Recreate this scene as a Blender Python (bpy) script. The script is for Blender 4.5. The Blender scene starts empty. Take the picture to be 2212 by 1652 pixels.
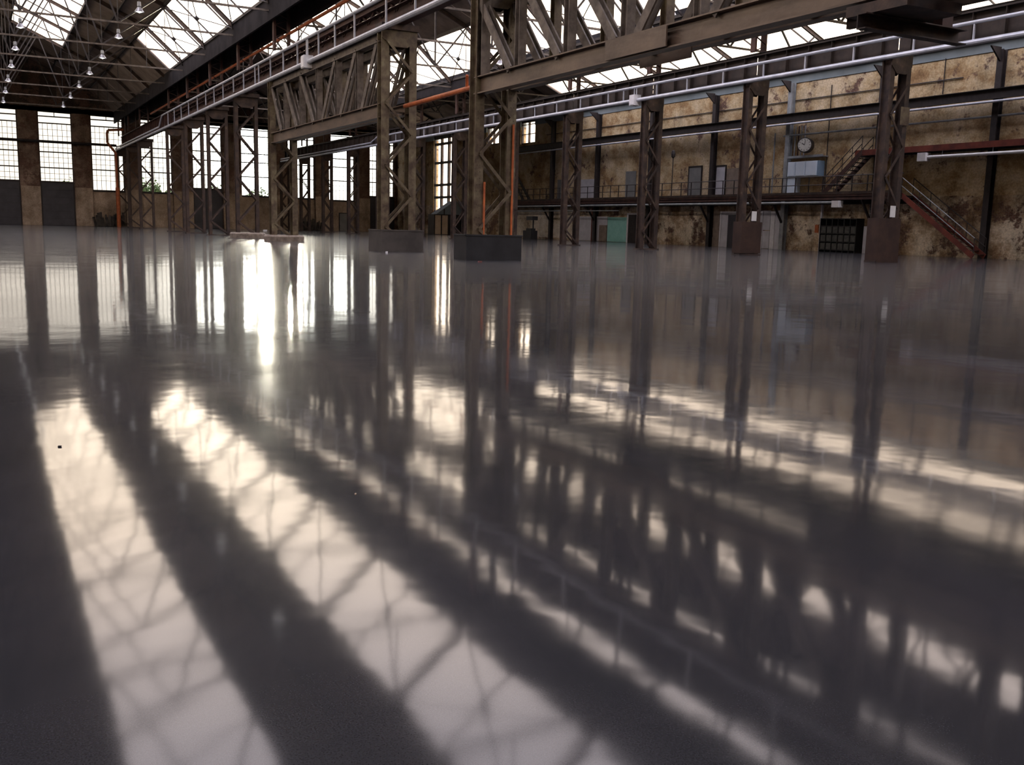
import bpy, bmesh, math, random
from mathutils import Vector, Matrix
random.seed(7)
C = bpy.context.scene.collection
SC = bpy.context.scene

# ------------------------------------------------------------------ camera
EYE = 1.05
YAW, PITCH, ROLL, FPX = 0.501, 0.1591, 0.0248, 2095.0
F = Vector((math.sin(YAW)*math.cos(PITCH), math.cos(YAW)*math.cos(PITCH), -math.sin(PITCH)))
R0 = Vector((math.cos(YAW), -math.sin(YAW), 0)); U0 = R0.cross(F)
Rv = math.cos(ROLL)*R0 + math.sin(ROLL)*U0
Uv = -math.sin(ROLL)*R0 + math.cos(ROLL)*U0
cd = bpy.data.cameras.new('camera'); cam = bpy.data.objects.new('camera', cd); C.objects.link(cam)
cam.matrix_world = Matrix(((Rv.x, Uv.x, -F.x, 0), (Rv.y, Uv.y, -F.y, 0), (Rv.z, Uv.z, -F.z, EYE), (0, 0, 0, 1)))
cd.sensor_fit = 'HORIZONTAL'; cd.sensor_width = 36; cd.lens = FPX/2212*36; cd.clip_end = 600
SC.camera = cam

# ------------------------------------------------------------------ sky, sun, exposure
SUN = Vector((0.26, 0.963, 0.072)).normalized()
w = bpy.data.worlds.new('sky'); SC.world = w; w.use_nodes = True
nt = w.node_tree; nt.nodes.clear()
def wn(t, **k):
    n = nt.nodes.new(t)
    for a, b in k.items(): setattr(n, a, b)
    return n
tc = wn('ShaderNodeTexCoord'); sep = wn('ShaderNodeSeparateXYZ')
nt.links.new(tc.outputs['Generated'], sep.inputs[0])
rmp = wn('ShaderNodeValToRGB')
rmp.color_ramp.elements[0].position = 0.0; rmp.color_ramp.elements[0].color = (0.97, 0.74, 0.54, 1)
rmp.color_ramp.elements[1].position = 0.6; rmp.color_ramp.elements[1].color = (0.94, 0.84, 0.95, 1)
e = rmp.color_ramp.elements.new(0.28); e.color = (1.0, 0.76, 0.58, 1)
nt.links.new(sep.outputs['Z'], rmp.inputs[0])
dot = wn('ShaderNodeVectorMath', operation='DOT_PRODUCT'); dot.inputs[1].default_value = SUN
nt.links.new(tc.outputs['Generated'], dot.inputs[0])
mx = wn('ShaderNodeMath', operation='MAXIMUM'); mx.inputs[1].default_value = 0
nt.links.new(dot.outputs['Value'], mx.inputs[0])
pw = wn('ShaderNodeMath', operation='POWER'); pw.inputs[1].default_value = 30
nt.links.new(mx.outputs[0], pw.inputs[0])
pw2 = wn('ShaderNodeMath', operation='POWER'); pw2.inputs[1].default_value = 600
nt.links.new(mx.outputs[0], pw2.inputs[0])
m1 = wn('ShaderNodeMath', operation='MULTIPLY'); m1.inputs[1].default_value = 2.5
nt.links.new(pw.outputs[0], m1.inputs[0])
m2 = wn('ShaderNodeMath', operation='MULTIPLY_ADD'); m2.inputs[1].default_value = 45.0
nt.links.new(pw2.outputs[0], m2.inputs[0]); nt.links.new(m1.outputs[0], m2.inputs[2])
bg1 = wn('ShaderNodeBackground'); bg1.inputs['Strength'].default_value = 4.4
nt.links.new(rmp.outputs[0], bg1.inputs['Color'])
bg2 = wn('ShaderNodeBackground'); bg2.inputs['Color'].default_value = (1.0, 0.90, 0.72, 1)
nt.links.new(m2.outputs[0], bg2.inputs['Strength'])
ad = wn('ShaderNodeAddShader'); out = wn('ShaderNodeOutputWorld')
nt.links.new(bg1.outputs[0], ad.inputs[0]); nt.links.new(bg2.outputs[0], ad.inputs[1])
nt.links.new(ad.outputs[0], out.inputs[0])
sl = bpy.data.lights.new('sun', 'SUN'); sl.energy = 9.0; sl.angle = math.radians(2.5); sl.color = (1.0, 0.82, 0.58)
so = bpy.data.objects.new('sun', sl); C.objects.link(so)
so.rotation_euler = SUN.to_track_quat('Z', 'Y').to_euler()
SC.view_settings.view_transform = 'Standard'; SC.view_settings.look = 'None'
SC.view_settings.gamma = 1; SC.view_settings.use_curve_mapping = False
SC.view_settings.exposure = 0.35
SC.cycles.max_bounces = 8; SC.cycles.transparent_max_bounces = 16
SC.cycles.diffuse_bounces = 4; SC.cycles.glossy_bounces = 4

# ------------------------------------------------------------------ materials
def mat(name, c1, c2=None, scale=3.0, rough=0.7, metal=0.0, bump=0.0, c3=None, stretch=(1, 1, 1), thr=0.5, spec=0.5, detail=6):
    m = bpy.data.materials.new(name); m.use_nodes = True
    t = m.node_tree; b = t.nodes['Principled BSDF']
    b.inputs['Roughness'].default_value = rough; b.inputs['Metallic'].default_value = metal
    b.inputs['Specular IOR Level'].default_value = spec
    if c2 is None:
        b.inputs['Base Color'].default_value = (*c1, 1); return m
    g = t.nodes.new('ShaderNodeNewGeometry'); mp = t.nodes.new('ShaderNodeMapping')
    mp.inputs['Scale'].default_value = stretch
    t.links.new(g.outputs['Position'], mp.inputs[0])
    n = t.nodes.new('ShaderNodeTexNoise'); n.inputs['Scale'].default_value = scale; n.inputs['Detail'].default_value = detail
    n.inputs['Roughness'].default_value = 0.62
    t.links.new(mp.outputs[0], n.inputs['Vector'])
    r = t.nodes.new('ShaderNodeValToRGB'); t.links.new(n.outputs['Fac'], r.inputs[0])
    r.color_ramp.elements[0].position = thr-0.14; r.color_ramp.elements[0].color = (*c1, 1)
    r.color_ramp.elements[1].position = thr+0.14; r.color_ramp.elements[1].color = (*c2, 1)
    if c3: k = r.color_ramp.elements.new(min(0.95, thr+0.2)); k.color = (*c3, 1)
    t.links.new(r.outputs[0], b.inputs['Base Color'])
    if bump:
        n2 = t.nodes.new('ShaderNodeTexNoise'); n2.inputs['Scale'].default_value = scale*5; n2.inputs['Detail'].default_value = 4
        t.links.new(g.outputs['Position'], n2.inputs['Vector'])
        bp = t.nodes.new('ShaderNodeBump'); bp.inputs['Distance'].default_value = bump
        t.links.new(n2.outputs['Fac'], bp.inputs['Height']); t.links.new(bp.outputs[0], b.inputs['Normal'])
    return m

M = {}
M['rust'] = mat('rusty_steel', (.018, .011, .009), (.062, .036, .024), 2.5, .7, bump=.004, c3=(.11, .09, .055))
M['redrust'] = mat('red_rust_steel', (.030, .012, .010), (.075, .032, .024), 2.0, .7)
M['olive'] = mat('olive_painted_steel', (.045, .024, .013), (.14, .112, .062), 3.0, .5, bump=.004, c3=(.19, .17, .10))
M['chord'] = mat('worn_painted_steel', (.05, .03, .022), (.15, .105, .072), 1.6, .42, bump=.004, stretch=(1, .3, 1))
M['truss'] = mat('grey_brown_steel', (.05, .038, .030), (.15, .122, .098), 3, .6, bump=.003)
M['dark'] = mat('dark_steel', (.012, .010, .010), (.03, .022, .022), 3, .6)
M['galv'] = mat('galvanised_pipe', (.40, .43, .50), (.58, .60, .66), 2, .35, metal=.25)
M['greypipe'] = mat('grey_pipe', (.20, .22, .23), (.34, .36, .37), 2, .45)
M['white'] = mat('white_paint', (.66, .66, .68), (.78, .78, .80), 4, .5)
M['orange'] = mat('orange_pipe_paint', (.30, .07, .02), (.50, .13, .035), 4, .5)
M['redpaint'] = mat('red_oxide_paint', (.10, .02, .014), (.22, .045, .025), 1.2, .6)
M['plate'] = mat('dark_steel_plate', (.010, .011, .013), (.024, .025, .028), 1.4, .42)
M['plate2'] = mat('brown_grey_plate', (.03, .026, .024), (.06, .052, .046), 1.4, .5)
M['concrete'] = mat('old_concrete', (.14, .11, .085), (.26, .215, .17), 4, .85, bump=.01)
M['sheet'] = mat('roof_sheet', (.20, .16, .135), (.31, .26, .22), .8, .9, spec=.1)
M['eave'] = mat('grey_eave_board', (.022, .021, .023), (.04, .037, .04), .8, .9, spec=.05)
M['bluegrey'] = mat('blue_grey_board', (.16, .20, .22), (.22, .265, .285), .6, .7)
M['doorgrey'] = mat('slate_door_paint', (.028, .028, .038), (.045, .044, .056), 1, .5)
M['greydoor'] = mat('grey_door_paint', (.16, .165, .165), (.21, .21, .205), 1.5, .6)
M['lilac'] = mat('lilac_grey_panel', (.46, .46, .50), (.58, .58, .62), 1.5, .7)
M['teal'] = mat('teal_panel_paint', (.25, .58, .52), (.33, .66, .60), 2, .7)
M['brownboard'] = mat('brown_board', (.17, .13, .10), (.26, .21, .165), 2, .7)
M['cream'] = mat('cream_board', (.52, .39, .26), (.64, .50, .35), 2, .7)
M['palebluebox'] = mat('pale_blue_enamel', (.60, .72, .84), (.68, .78, .88), 1.5, .4)
M['blueside'] = mat('mid_blue_enamel', (.16, .25, .36), (.20, .30, .42), 1.5, .4)
M['clockface'] = mat('clock_face', (.40, .40, .37), (.48, .48, .44), 6, .6)
M['bin'] = mat('grey_green_bin', (.05, .055, .05), (.10, .105, .095), 5, .6)
M['paper'] = mat('paper', (.7, .7, .68), (.8, .8, .78), 4, .8)
M['rustplate'] = mat('rust_plate', (.026, .011, .006), (.05, .024, .014), 1.6, .75)
M['shade'] = mat('lamp_reflector', (.25, .25, .26), (.35, .35, .36), 3, .3, metal=.5)
M['rubble'] = mat('sooty_scrap', (.02, .018, .016), (.07, .058, .045), 3, .8)
M['leaf'] = mat('green_leaf', (.10, .20, .05), (.22, .36, .10), 3, .6)
M['bark'] = mat('bark', (.07, .05, .04), (.12, .09, .07), 4, .9)
M['ground'] = mat('outside_ground', (.28, .26, .22), (.36, .34, .28), .4, .9)
M['girder'] = mat('dark_rusty_girder_steel', (.018, .013, .011), (.042, .028, .022), 2, .7)
M['bulb'] = mat('frosted_bulb', (.9, .9, .9), None, rough=.3)
b_ = M['bulb'].node_tree.nodes['Principled BSDF']; b_.inputs['Emission Color'].default_value = (1, .96, .9, 1); b_.inputs['Emission Strength'].default_value = 1.6

def glass(name, col, gl=.08):
    m = bpy.data.materials.new(name); m.use_nodes = True; t = m.node_tree; t.nodes.clear()
    o = t.nodes.new('ShaderNodeOutputMaterial'); mixn = t.nodes.new('ShaderNodeMixShader'); mixn.inputs[0].default_value = gl
    a = t.nodes.new('ShaderNodeBsdfTransparent'); a.inputs[0].default_value = (*col, 1)
    g = t.nodes.new('ShaderNodeBsdfGlossy'); g.inputs['Roughness'].default_value = .15
    t.links.new(a.outputs[0], mixn.inputs[1]); t.links.new(g.outputs[0], mixn.inputs[2]); t.links.new(mixn.outputs[0], o.inputs[0])
    return m
M['glass'] = glass('dirty_window_glass', (.46, .49, .52), .05)
M['roofglass'] = glass('skylight_glass', (.92, .94, .95), .04)

def masonry(name, ramp, bricky=.55, dirt=.5, brickcol=((.12, .055, .04), (.20, .10, .07))):
    """worn plaster over brick: patches of brick, plaster stains, soot"""
    m = bpy.data.materials.new(name); m.use_nodes = True; t = m.node_tree; b = t.nodes['Principled BSDF']
    b.inputs['Roughness'].default_value = .88; b.inputs['Specular IOR Level'].default_value = .25
    g = t.nodes.new('ShaderNodeNewGeometry'); sx = t.nodes.new('ShaderNodeSeparateXYZ'); t.links.new(g.outputs['Position'], sx.inputs[0])
    add = t.nodes.new('ShaderNodeMath'); add.operation = 'ADD'; t.links.new(sx.outputs[0], add.inputs[0]); t.links.new(sx.outputs[1], add.inputs[1])
    cb = t.nodes.new('ShaderNodeCombineXYZ'); t.links.new(add.outputs[0], cb.inputs[0]); t.links.new(sx.outputs[2], cb.inputs[1])
    def noise(s, d=7, ro=.6, st=(1, 1, 1)):
        mp = t.nodes.new('ShaderNodeMapping'); mp.inputs['Scale'].default_value = st; t.links.new(cb.outputs[0], mp.inputs[0])
        n = t.nodes.new('ShaderNodeTexNoise'); n.inputs['Scale'].default_value = s; n.inputs['Detail'].default_value = d; n.inputs['Roughness'].default_value = ro
        t.links.new(mp.outputs[0], n.inputs['Vector']); return n
    n1 = noise(.34, 8, .72, (1, 1.3, 1)); r1 = t.nodes.new('ShaderNodeValToRGB'); t.links.new(n1.outputs['Fac'], r1.inputs[0])
    els = r1.color_ramp.elements
    for i, (p, c) in enumerate(ramp):
        if i == 0: els[0].position = p; els[0].color = (*c, 1)
        elif i == 1: els[1].position = p; els[1].color = (*c, 1)
        else: k = els.new(p); k.color = (*c, 1)
    bk = t.nodes.new('ShaderNodeTexBrick'); bk.inputs['Scale'].default_value = 1.0
    bk.inputs['Brick Width'].default_value = .26; bk.inputs['Row Height'].default_value = .085; bk.inputs['Mortar Size'].default_value = .010
    bk.inputs['Color1'].default_value = (*brickcol[0], 1); bk.inputs['Color2'].default_value = (*brickcol[1], 1); bk.inputs['Mortar'].default_value = (.22, .19, .15, 1)
    t.links.new(cb.outputs[0], bk.inputs['Vector'])
    n2 = noise(.55, 9, .75); c2 = t.nodes.new('ShaderNodeValToRGB'); t.links.new(n2.outputs['Fac'], c2.inputs[0])
    c2.color_ramp.elements[0].position = bricky-.02; c2.color_ramp.elements[1].position = bricky+.03
    mxn = t.nodes.new('ShaderNodeMix'); mxn.data_type = 'RGBA'
    t.links.new(c2.outputs[0], mxn.inputs[0]); t.links.new(r1.outputs[0], mxn.inputs[6]); t.links.new(bk.outputs['Color'], mxn.inputs[7])
    n3 = noise(.9, 8, .7, (1, .45, 1)); c3 = t.nodes.new('ShaderNodeValToRGB'); t.links.new(n3.outputs['Fac'], c3.inputs[0])
    c3.color_ramp.elements[0].position = .30; c3.color_ramp.elements[0].color = (1-dirt, 1-dirt, 1-dirt*1.05, 1)
    c3.color_ramp.elements[1].position = .56; c3.color_ramp.elements[1].color = (1, 1, 1, 1)
    ml = t.nodes.new('ShaderNodeMix'); ml.data_type = 'RGBA'; ml.blend_type = 'MULTIPLY'; ml.inputs[0].default_value = 1
    t.links.new(mxn.outputs[2], ml.inputs[6]); t.links.new(c3.outputs[0], ml.inputs[7])
    n4 = noise(9, 5, .7); c4 = t.nodes.new('ShaderNodeValToRGB'); t.links.new(n4.outputs['Fac'], c4.inputs[0])
    c4.color_ramp.elements[0].position = .3; c4.color_ramp.elements[0].color = (.62, .60, .58, 1); c4.color_ramp.elements[1].position = .62; c4.color_ramp.elements[1].color = (1.1, 1.1, 1.1, 1)
    ml2 = t.nodes.new('ShaderNodeMix'); ml2.data_type = 'RGBA'; ml2.blend_type = 'MULTIPLY'; ml2.inputs[0].default_value = 1
    t.links.new(ml.outputs[2], ml2.inputs[6]); t.links.new(c4.outputs[0], ml2.inputs[7])
    t.links.new(ml2.outputs[2], b.inputs['Base Color'])
    bp = t.nodes.new('ShaderNodeBump'); bp.inputs['Distance'].default_value = .02; bp.inputs['Strength'].default_value = .6
    t.links.new(c2.outputs[0], bp.inputs['Height']); t.links.new(bp.outputs[0], b.inputs['Normal'])
    return m
M['stucco'] = masonry('worn_cream_plaster', [(.30, (.22, .13, .06)), (.60, (.68, .56, .38)), (.42, (.36, .235, .115)), (.50, (.56, .43, .25))], .58, .35)
M['stuccolow'] = masonry('peeling_plaster', [(.30, (.15, .09, .05)), (.58, (.80, .70, .54)), (.42, (.28, .18, .10)), (.50, (.54, .42, .28))], .54, .70)
M['whitewash'] = masonry('flaking_whitewash', [(.28, (.20, .14, .09)), (.58, (.82, .77, .68)), (.40, (.50, .42, .30)), (.48, (.74, .66, .53))], .66, .35)
M['endbrick'] = masonry('sooty_brick', [(.34, (.17, .11, .08)), (.6, (.34, .25, .19))], .50, .5)
M['endlow'] = masonry('beige_stained_wall', [(.34, (.30, .22, .15)), (.6, (.54, .43, .33))], .66, .5)
M['darkwall'] = masonry('dark_brick', [(.34, (.05, .035, .03)), (.6, (.10, .08, .06))], .5, .4)

# polished concrete floor
def floor_mat():
    m = bpy.data.materials.new('polished_concrete'); m.use_nodes = True; t = m.node_tree; b = t.nodes['Principled BSDF']
    g = t.nodes.new('ShaderNodeNewGeometry')
    def noise(s, d, ro=.6, st=(1, 1, 1)):
        mp = t.nodes.new('ShaderNodeMapping'); mp.inputs['Scale'].default_value = st; t.links.new(g.outputs['Position'], mp.inputs[0])
        n = t.nodes.new('ShaderNodeTexNoise'); n.inputs['Scale'].default_value = s; n.inputs['Detail'].default_value = d; n.inputs['Roughness'].default_value = ro
        t.links.new(mp.outputs[0], n.inputs['Vector']); return n
    n1 = noise(.45, 8, .62); r = t.nodes.new('ShaderNodeValToRGB'); t.links.new(n1.outputs['Fac'], r.inputs[0])
    r.color_ramp.elements[0].position = .33; r.color_ramp.elements[0].color = (.015, .016, .018, 1)
    r.color_ramp.elements[1].position = .68; r.color_ramp.elements[1].color = (.030, .029, .032, 1)
    n2 = noise(230, 2, .5); r2 = t.nodes.new('ShaderNodeValToRGB'); t.links.new(n2.outputs['Fac'], r2.inputs[0])
    r2.color_ramp.elements[0].position = .35; r2.color_ramp.elements[0].color = (.72, .72, .72, 1)
    r2.color_ramp.elements[1].position = .65; r2.color_ramp.elements[1].color = (1.22, 1.22, 1.22, 1)
    ml = t.nodes.new('ShaderNodeMix'); ml.data_type = 'RGBA'; ml.blend_type = 'MULTIPLY'; ml.inputs[0].default_value = 1
    t.links.new(r.outputs[0], ml.inputs[6]); t.links.new(r2.outputs[0], ml.inputs[7]); t.links.new(ml.outputs[2], b.inputs['Base Color'])
    n3 = noise(.7, 5, .6); mr = t.nodes.new('ShaderNodeMapRange'); t.links.new(n3.outputs['Fac'], mr.inputs['Value'])
    mr.inputs['From Min'].default_value = .3; mr.inputs['From Max'].default_value = .7; mr.inputs['To Min'].default_value = .05; mr.inputs['To Max'].default_value = .09
    t.links.new(mr.outputs[0], b.inputs['Roughness'])
    b.inputs['IOR'].default_value = 1.38
    w1 = noise(.55, 2, .45); w2 = noise(2.6, 2, .5)
    a1 = t.nodes.new('ShaderNodeMath'); a1.operation = 'MULTIPLY'; a1.inputs[1].default_value = 1.0; t.links.new(w1.outputs['Fac'], a1.inputs[0])
    a2 = t.nodes.new('ShaderNodeMath'); a2.operation = 'MULTIPLY_ADD'; a2.inputs[1].default_value = .22; t.links.new(w2.outputs['Fac'], a2.inputs[0]); t.links.new(a1.outputs[0], a2.inputs[2])
    bp = t.nodes.new('ShaderNodeBump'); bp.inputs['Strength'].default_value = 1; bp.inputs['Distance'].default_value = .0045
    t.links.new(a2.outputs[0], bp.inputs['Height']); t.links.new(bp.outputs[0], b.inputs['Normal'])
    gl = t.nodes.new('ShaderNodeBsdfPrincipled'); gl.inputs['Roughness'].default_value = .42; gl.inputs['IOR'].default_value = 1.45
    t.links.new(ml.outputs[2], gl.inputs['Base Color']); o = t.nodes['Material Output']; ms = t.nodes.new('ShaderNodeMixShader'); lw = t.nodes.new('ShaderNodeLayerWeight'); lw.inputs['Blend'].default_value = .5
    pwn = t.nodes.new('ShaderNodeMath'); pwn.operation = 'POWER'; pwn.inputs[1].default_value = 14; t.links.new(lw.outputs['Facing'], pwn.inputs[0])
    man = t.nodes.new('ShaderNodeMath'); man.operation = 'MULTIPLY_ADD'; man.inputs[1].default_value = .28; man.inputs[2].default_value = .05
    t.links.new(pwn.outputs[0], man.inputs[0]); t.links.new(man.outputs[0], ms.inputs[0])
    t.links.new(b.outputs[0], ms.inputs[1]); t.links.new(gl.outputs[0], ms.inputs[2]); t.links.new(ms.outputs[0], o.inputs['Surface'])
    return m
M['floor'] = floor_mat()

# ------------------------------------------------------------------ mesh helpers
class MB:
    def __init__(s): s.v = []; s.f = []
    def poly8(s, p):
        n = len(s.v); s.v += [tuple(q) for q in p]
        s.f += [tuple(n+i for i in q) for q in ((0, 3, 2, 1), (4, 5, 6, 7), (0, 1, 5, 4), (1, 2, 6, 5), (2, 3, 7, 6), (3, 0, 4, 7))]
        return s
    def box(s, x0, x1, y0, y1, z0, z1):
        return s.poly8([(x0, y0, z0), (x1, y0, z0), (x1, y1, z0), (x0, y1, z0), (x0, y0, z1), (x1, y0, z1), (x1, y1, z1), (x0, y1, z1)])
    def bar(s, p, q, w, h, up=(0, 0, 1)):
        p = Vector(p); q = Vector(q); d = (q-p).normalized(); u = Vector(up)
        if abs(d.dot(u)) > .98: u = Vector((0, 1, 0))
        a = d.cross(u).normalized()*w/2; b = a.cross(d).normalized()*h/2
        return s.poly8([p-a-b, p+a-b, p+a+b, p-a+b, q-a-b, q+a-b, q+a+b, q-a+b])
    def angle(s, p, q, w, t, up=(0, 0, 1)):
        """L-section bar"""
        p = Vector(p); q = Vector(q); d = (q-p).normalized(); u = Vector(up)
        if abs(d.dot(u)) > .98: u = Vector((0, 1, 0))
        a = d.cross(u).normalized(); b = a.cross(d).normalized()
        pr = [(-w/2, -w/2), (w/2, -w/2), (w/2, -w/2+t), (-w/2+t, -w/2+t), (-w/2+t, w/2), (-w/2, w/2)]
        return s.extr(p, q, [a*x+b*y for x, y in pr])
    def extr(s, p, q, offs):
        p = Vector(p); q = Vector(q); k = len(offs); n = len(s.v)
        s.v += [tuple(p+o) for o in offs]+[tuple(q+o) for o in offs]
        for i in range(k): s.f.append((n+i, n+(i+1) % k, n+k+(i+1) % k, n+k+i))
        s.f.append(tuple(n+i for i in reversed(range(k)))); s.f.append(tuple(n+k+i for i in range(k)))
        return s
    def tube(s, p, q, r, k=10):
        p = Vector(p); q = Vector(q); d = (q-p).normalized(); u = Vector((0, 0, 1)) if abs(d.z) < .9 else Vector((1, 0, 0))
        a = d.cross(u).normalized(); b = a.cross(d)
        return s.extr(p, q, [a*r*math.cos(2*math.pi*i/k)+b*r*math.sin(2*math.pi*i/k) for i in range(k)])
    def path(s, pts, r, k=10):
        for a, b in zip(pts, pts[1:]): s.tube(a, b, r, k)
        return s
    def isec(s, p, q, H, W, t, up=(0, 0, 1)):
        """I-section beam"""
        p = Vector(p); q = Vector(q); d = (q-p).normalized(); u = Vector(up)
        if abs(d.dot(u)) > .98: u = Vector((0, 1, 0))
        a = d.cross(u).normalized(); b = a.cross(d).normalized()
        pr = [(-W/2, -H/2), (W/2, -H/2), (W/2, -H/2+t), (t/2, -H/2+t), (t/2, H/2-t), (W/2, H/2-t), (W/2, H/2), (-W/2, H/2), (-W/2, H/2-t), (-t/2, H/2-t), (-t/2, -H/2+t), (-W/2, -H/2+t)]
        return s.extr(p, q, [a*x+b*y for x, y in pr])
    def csec(s, p, q, H, W, t, side=1, up=(0, 0, 1)):
        """channel: web towards -a*side"""
        p = Vector(p); q = Vector(q); d = (q-p).normalized(); u = Vector(up)
        if abs(d.dot(u)) > .98: u = Vector((0, 1, 0))
        a = d.cross(u).normalized()*side; b = a.cross(d).normalized()
        pr = [(0, -H/2), (W, -H/2), (W, -H/2+t), (t, -H/2+t), (t, H/2-t), (W, H/2-t), (W, H/2), (0, H/2)]
        return s.extr(p, q, [a*x+b*y for x, y in pr])
    def lathe(s, cx, cy, prof, k=16):
        n = len(s.v)
        for r, z in prof:
            for i in range(k): a = 2*math.pi*i/k; s.v.append((cx+r*math.cos(a), cy+r*math.sin(a), z))
        for j in range(len(prof)-1):
            for i in range(k): s.f.append((n+j*k+i, n+j*k+(i+1) % k, n+(j+1)*k+(i+1) % k, n+(j+1)*k+i))
        return s
    def cap(s, cx, cy, r, z, k=16):
        n = len(s.v)
        for i in range(k): a = 2*math.pi*i/k; s.v.append((cx+r*math.cos(a), cy+r*math.sin(a), z))
        s.f.append(tuple(range(n, n+k))); return s
    def mesh(s, name):
        me = bpy.data.meshes.new(name); me.from_pydata(s.v, [], s.f)
        bm = bmesh.new(); bm.from_mesh(me); bmesh.ops.recalc_face_normals(bm, faces=bm.faces[:]); bm.to_mesh(me); bm.free()
        return me

def place(name, me, m, parent=None, loc=None, label=None):
    if m is not None and not me.materials: me.materials.append(M[m] if isinstance(m, str) else m)
    o = bpy.data.objects.new(name, me); C.objects.link(o)
    if loc is not None: o.location = loc
    if parent is not None:
        o.parent = parent; o.location = Vector(o.location)
    if label: o['label'] = label
    return o
def part(name, mb, m, parent, loc=None, label=None, kind=None):
    """mesh given in world coordinates unless loc is given; parents sit at their own origin"""
    o = place(name, mb.mesh(name), m, parent, loc, label)
    if loc is None and parent is not None: o.matrix_parent_inverse = Matrix.Translation(-Vector(parent.location))
    if kind: o['kind'] = kind
    return o
def thing(name, loc, label, cat, group=None):
    o = bpy.data.objects.new(name, None); C.objects.link(o); o.location = loc; o.empty_display_size = .3
    o['label'] = label; o['category'] = cat
    if group: o['group'] = group
    return o
def single(name, mb, m, label, cat, group=None):
    o = place(name, mb.mesh(name), m); o['label'] = label; o['category'] = cat
    if group: o['group'] = group
    return o
def struct(name, mb=None, m=None, loc=(0, 0, 0)):
    if mb is None:
        o = bpy.data.objects.new(name, None); C.objects.link(o); o.location = loc
    else: o = place(name, mb.mesh(name), m)
    o['kind'] = 'structure'; return o
ORD = ['first', 'second', 'third', 'fourth', 'fifth', 'sixth', 'seventh', 'eighth', 'ninth', 'tenth', 'eleventh', 'twelfth', 'thirteenth', 'fourteenth', 'fifteenth']

# ------------------------------------------------------------------ dimensions
DY = 117.2                      # end wall
XW = 46.9                       # right wall
X2, X1 = 14.25, 32.1            # the two column rows
def YN(n): return 27.7+8*n
XL = -14.6; YB = -22.0
ZT = 20.5

# floor and outside ground
struct('floor', MB().box(XL-.3, XW+.3, YB-.3, DY+.5, -.25, 0), 'floor')
single('outside_ground', MB().box(-60, 120, DY+.6, 260, -.6, -.3), 'ground', 'pale open ground outside beyond the end wall windows', 'ground')

# ------------------------------------------------------------------ end wall with tall windows
WIN = [(-9.75, 4.5), (-4.45, 3.75), (.8, 4.5), (6.05, 4.5), (11.2, 3.75), (16.3, 3.75), (21.85, 4.4), (27.35, 3.75), (32.85, 3.7), (37.95, 3.6), (43.2, 4.25)]
WT = 12.4; WW = 3.3
wf = struct('wall_far')
edges = [XL]
for x, z in WIN: edges += [x, x+WW]
edges.append(XW+.3)
for i in range(0, len(edges), 2):
    a, b = edges[i], edges[i+1]
    mb = MB().box(a, b, DY, DY+.6, 0, WT)
    if 0 < i < len(edges)-2:
        part('pillar', mb, 'endbrick', wf)
        part('pier_face', MB().box(a+.12, b-.12, DY-.18, DY, 0, 11.9), 'endbrick', wf)
        part('pier_base', MB().box(a+.04, b-.04, DY-.3, DY-.18, 0, 4.1), 'endlow', wf)
    else: part('pillar', mb, 'endbrick', wf)
for i, (x, z) in enumerate(WIN):
    if z < 4.2: part('sill_wall', MB().box(x, x+WW, DY+.05, DY+.5, 0, z), 'endlow', wf)
    part('window_sill', MB().box(x-.02, x+WW+.02, DY-.06, DY+.5, z, z+.10), 'dark', wf)
mb = MB(); n0 = len(mb.v)
prof = [(XL, WT), (XW+.3, WT), (XW+.3, 12.4), (46.55, 11.6), (39.6, 14.7), (32.65, 11.6), (32.1, 12.4), (31.4, 11.8), (28.7, 14.1), (23.2, 16.7), (17.6, 14.1), (14.9, 11.8), (13.9, 12.1), (11.2, 14.7), (0, 19.8), (-11.2, 14.7), (-13.9, 12.2), (XL, 12.2+.3)]
mb.extr((0, DY, 0), (0, DY+.6, 0), [Vector((x, 0, z)) for x, z in prof])
part('gable', mb, 'darkwall', wf)
for x0 in (8.0, 20.6, 36.9): part('wall_rib', MB().box(x0, x0+.5, DY-.15, DY, WT+.2, 15.5 if x0 < 10 else 14), 'endbrick', wf)
wi = 0
glaz_me = {}
for i, (x, z) in enumerate(WIN):
    wi += 1; o = struct('window_%d' % wi, loc=(x, DY, z))
    Y0 = DY+.25
    fr = MB()
    for a, b in ((x, x+.09), (x+WW-.09, x+WW)): fr.box(a, b, Y0-.06, Y0+.06, z+.1, WT)
    fr.box(x+.09, x+WW-.09, Y0-.06, Y0+.06, z+.1, z+.2); fr.box(x+.09, x+WW-.09, Y0-.06, Y0+.06, WT-.1, WT)
    part('frame', fr, 'dark', o)
    for tz in (11.45, 10.75, 8.75, 7.75, 6.1):
        part('transom', MB().box(x+.09, x+WW-.09, Y0-.07, Y0+.07, tz-.06, tz+.06), 'dark', o)
    g = MB()
    for k in range(1, 7): g.box(x+WW*k/7-.02, x+WW*k/7+.02, Y0-.03, Y0+.03, z+.2, 10.69)
    g.box(x+WW/2-.035, x+WW/2+.035, Y0-.03, Y0+.03, 11.51, WT-.1)
    for tz in (10.1, 9.45, 8.25, 7.2, 6.65, 5.5, 4.95): 
        if tz > z+.3: g.box(x+.09, x+WW-.09, Y0-.025, Y0+.025, tz-.018, tz+.018)
    part('glazing_bars', g, 'dark', o, kind='stuff')
    part('glass', MB().box(x+.05, x+WW-.05, Y0+.035, Y0+.045, z+.15, WT-.05), 'glass', o)
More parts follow.
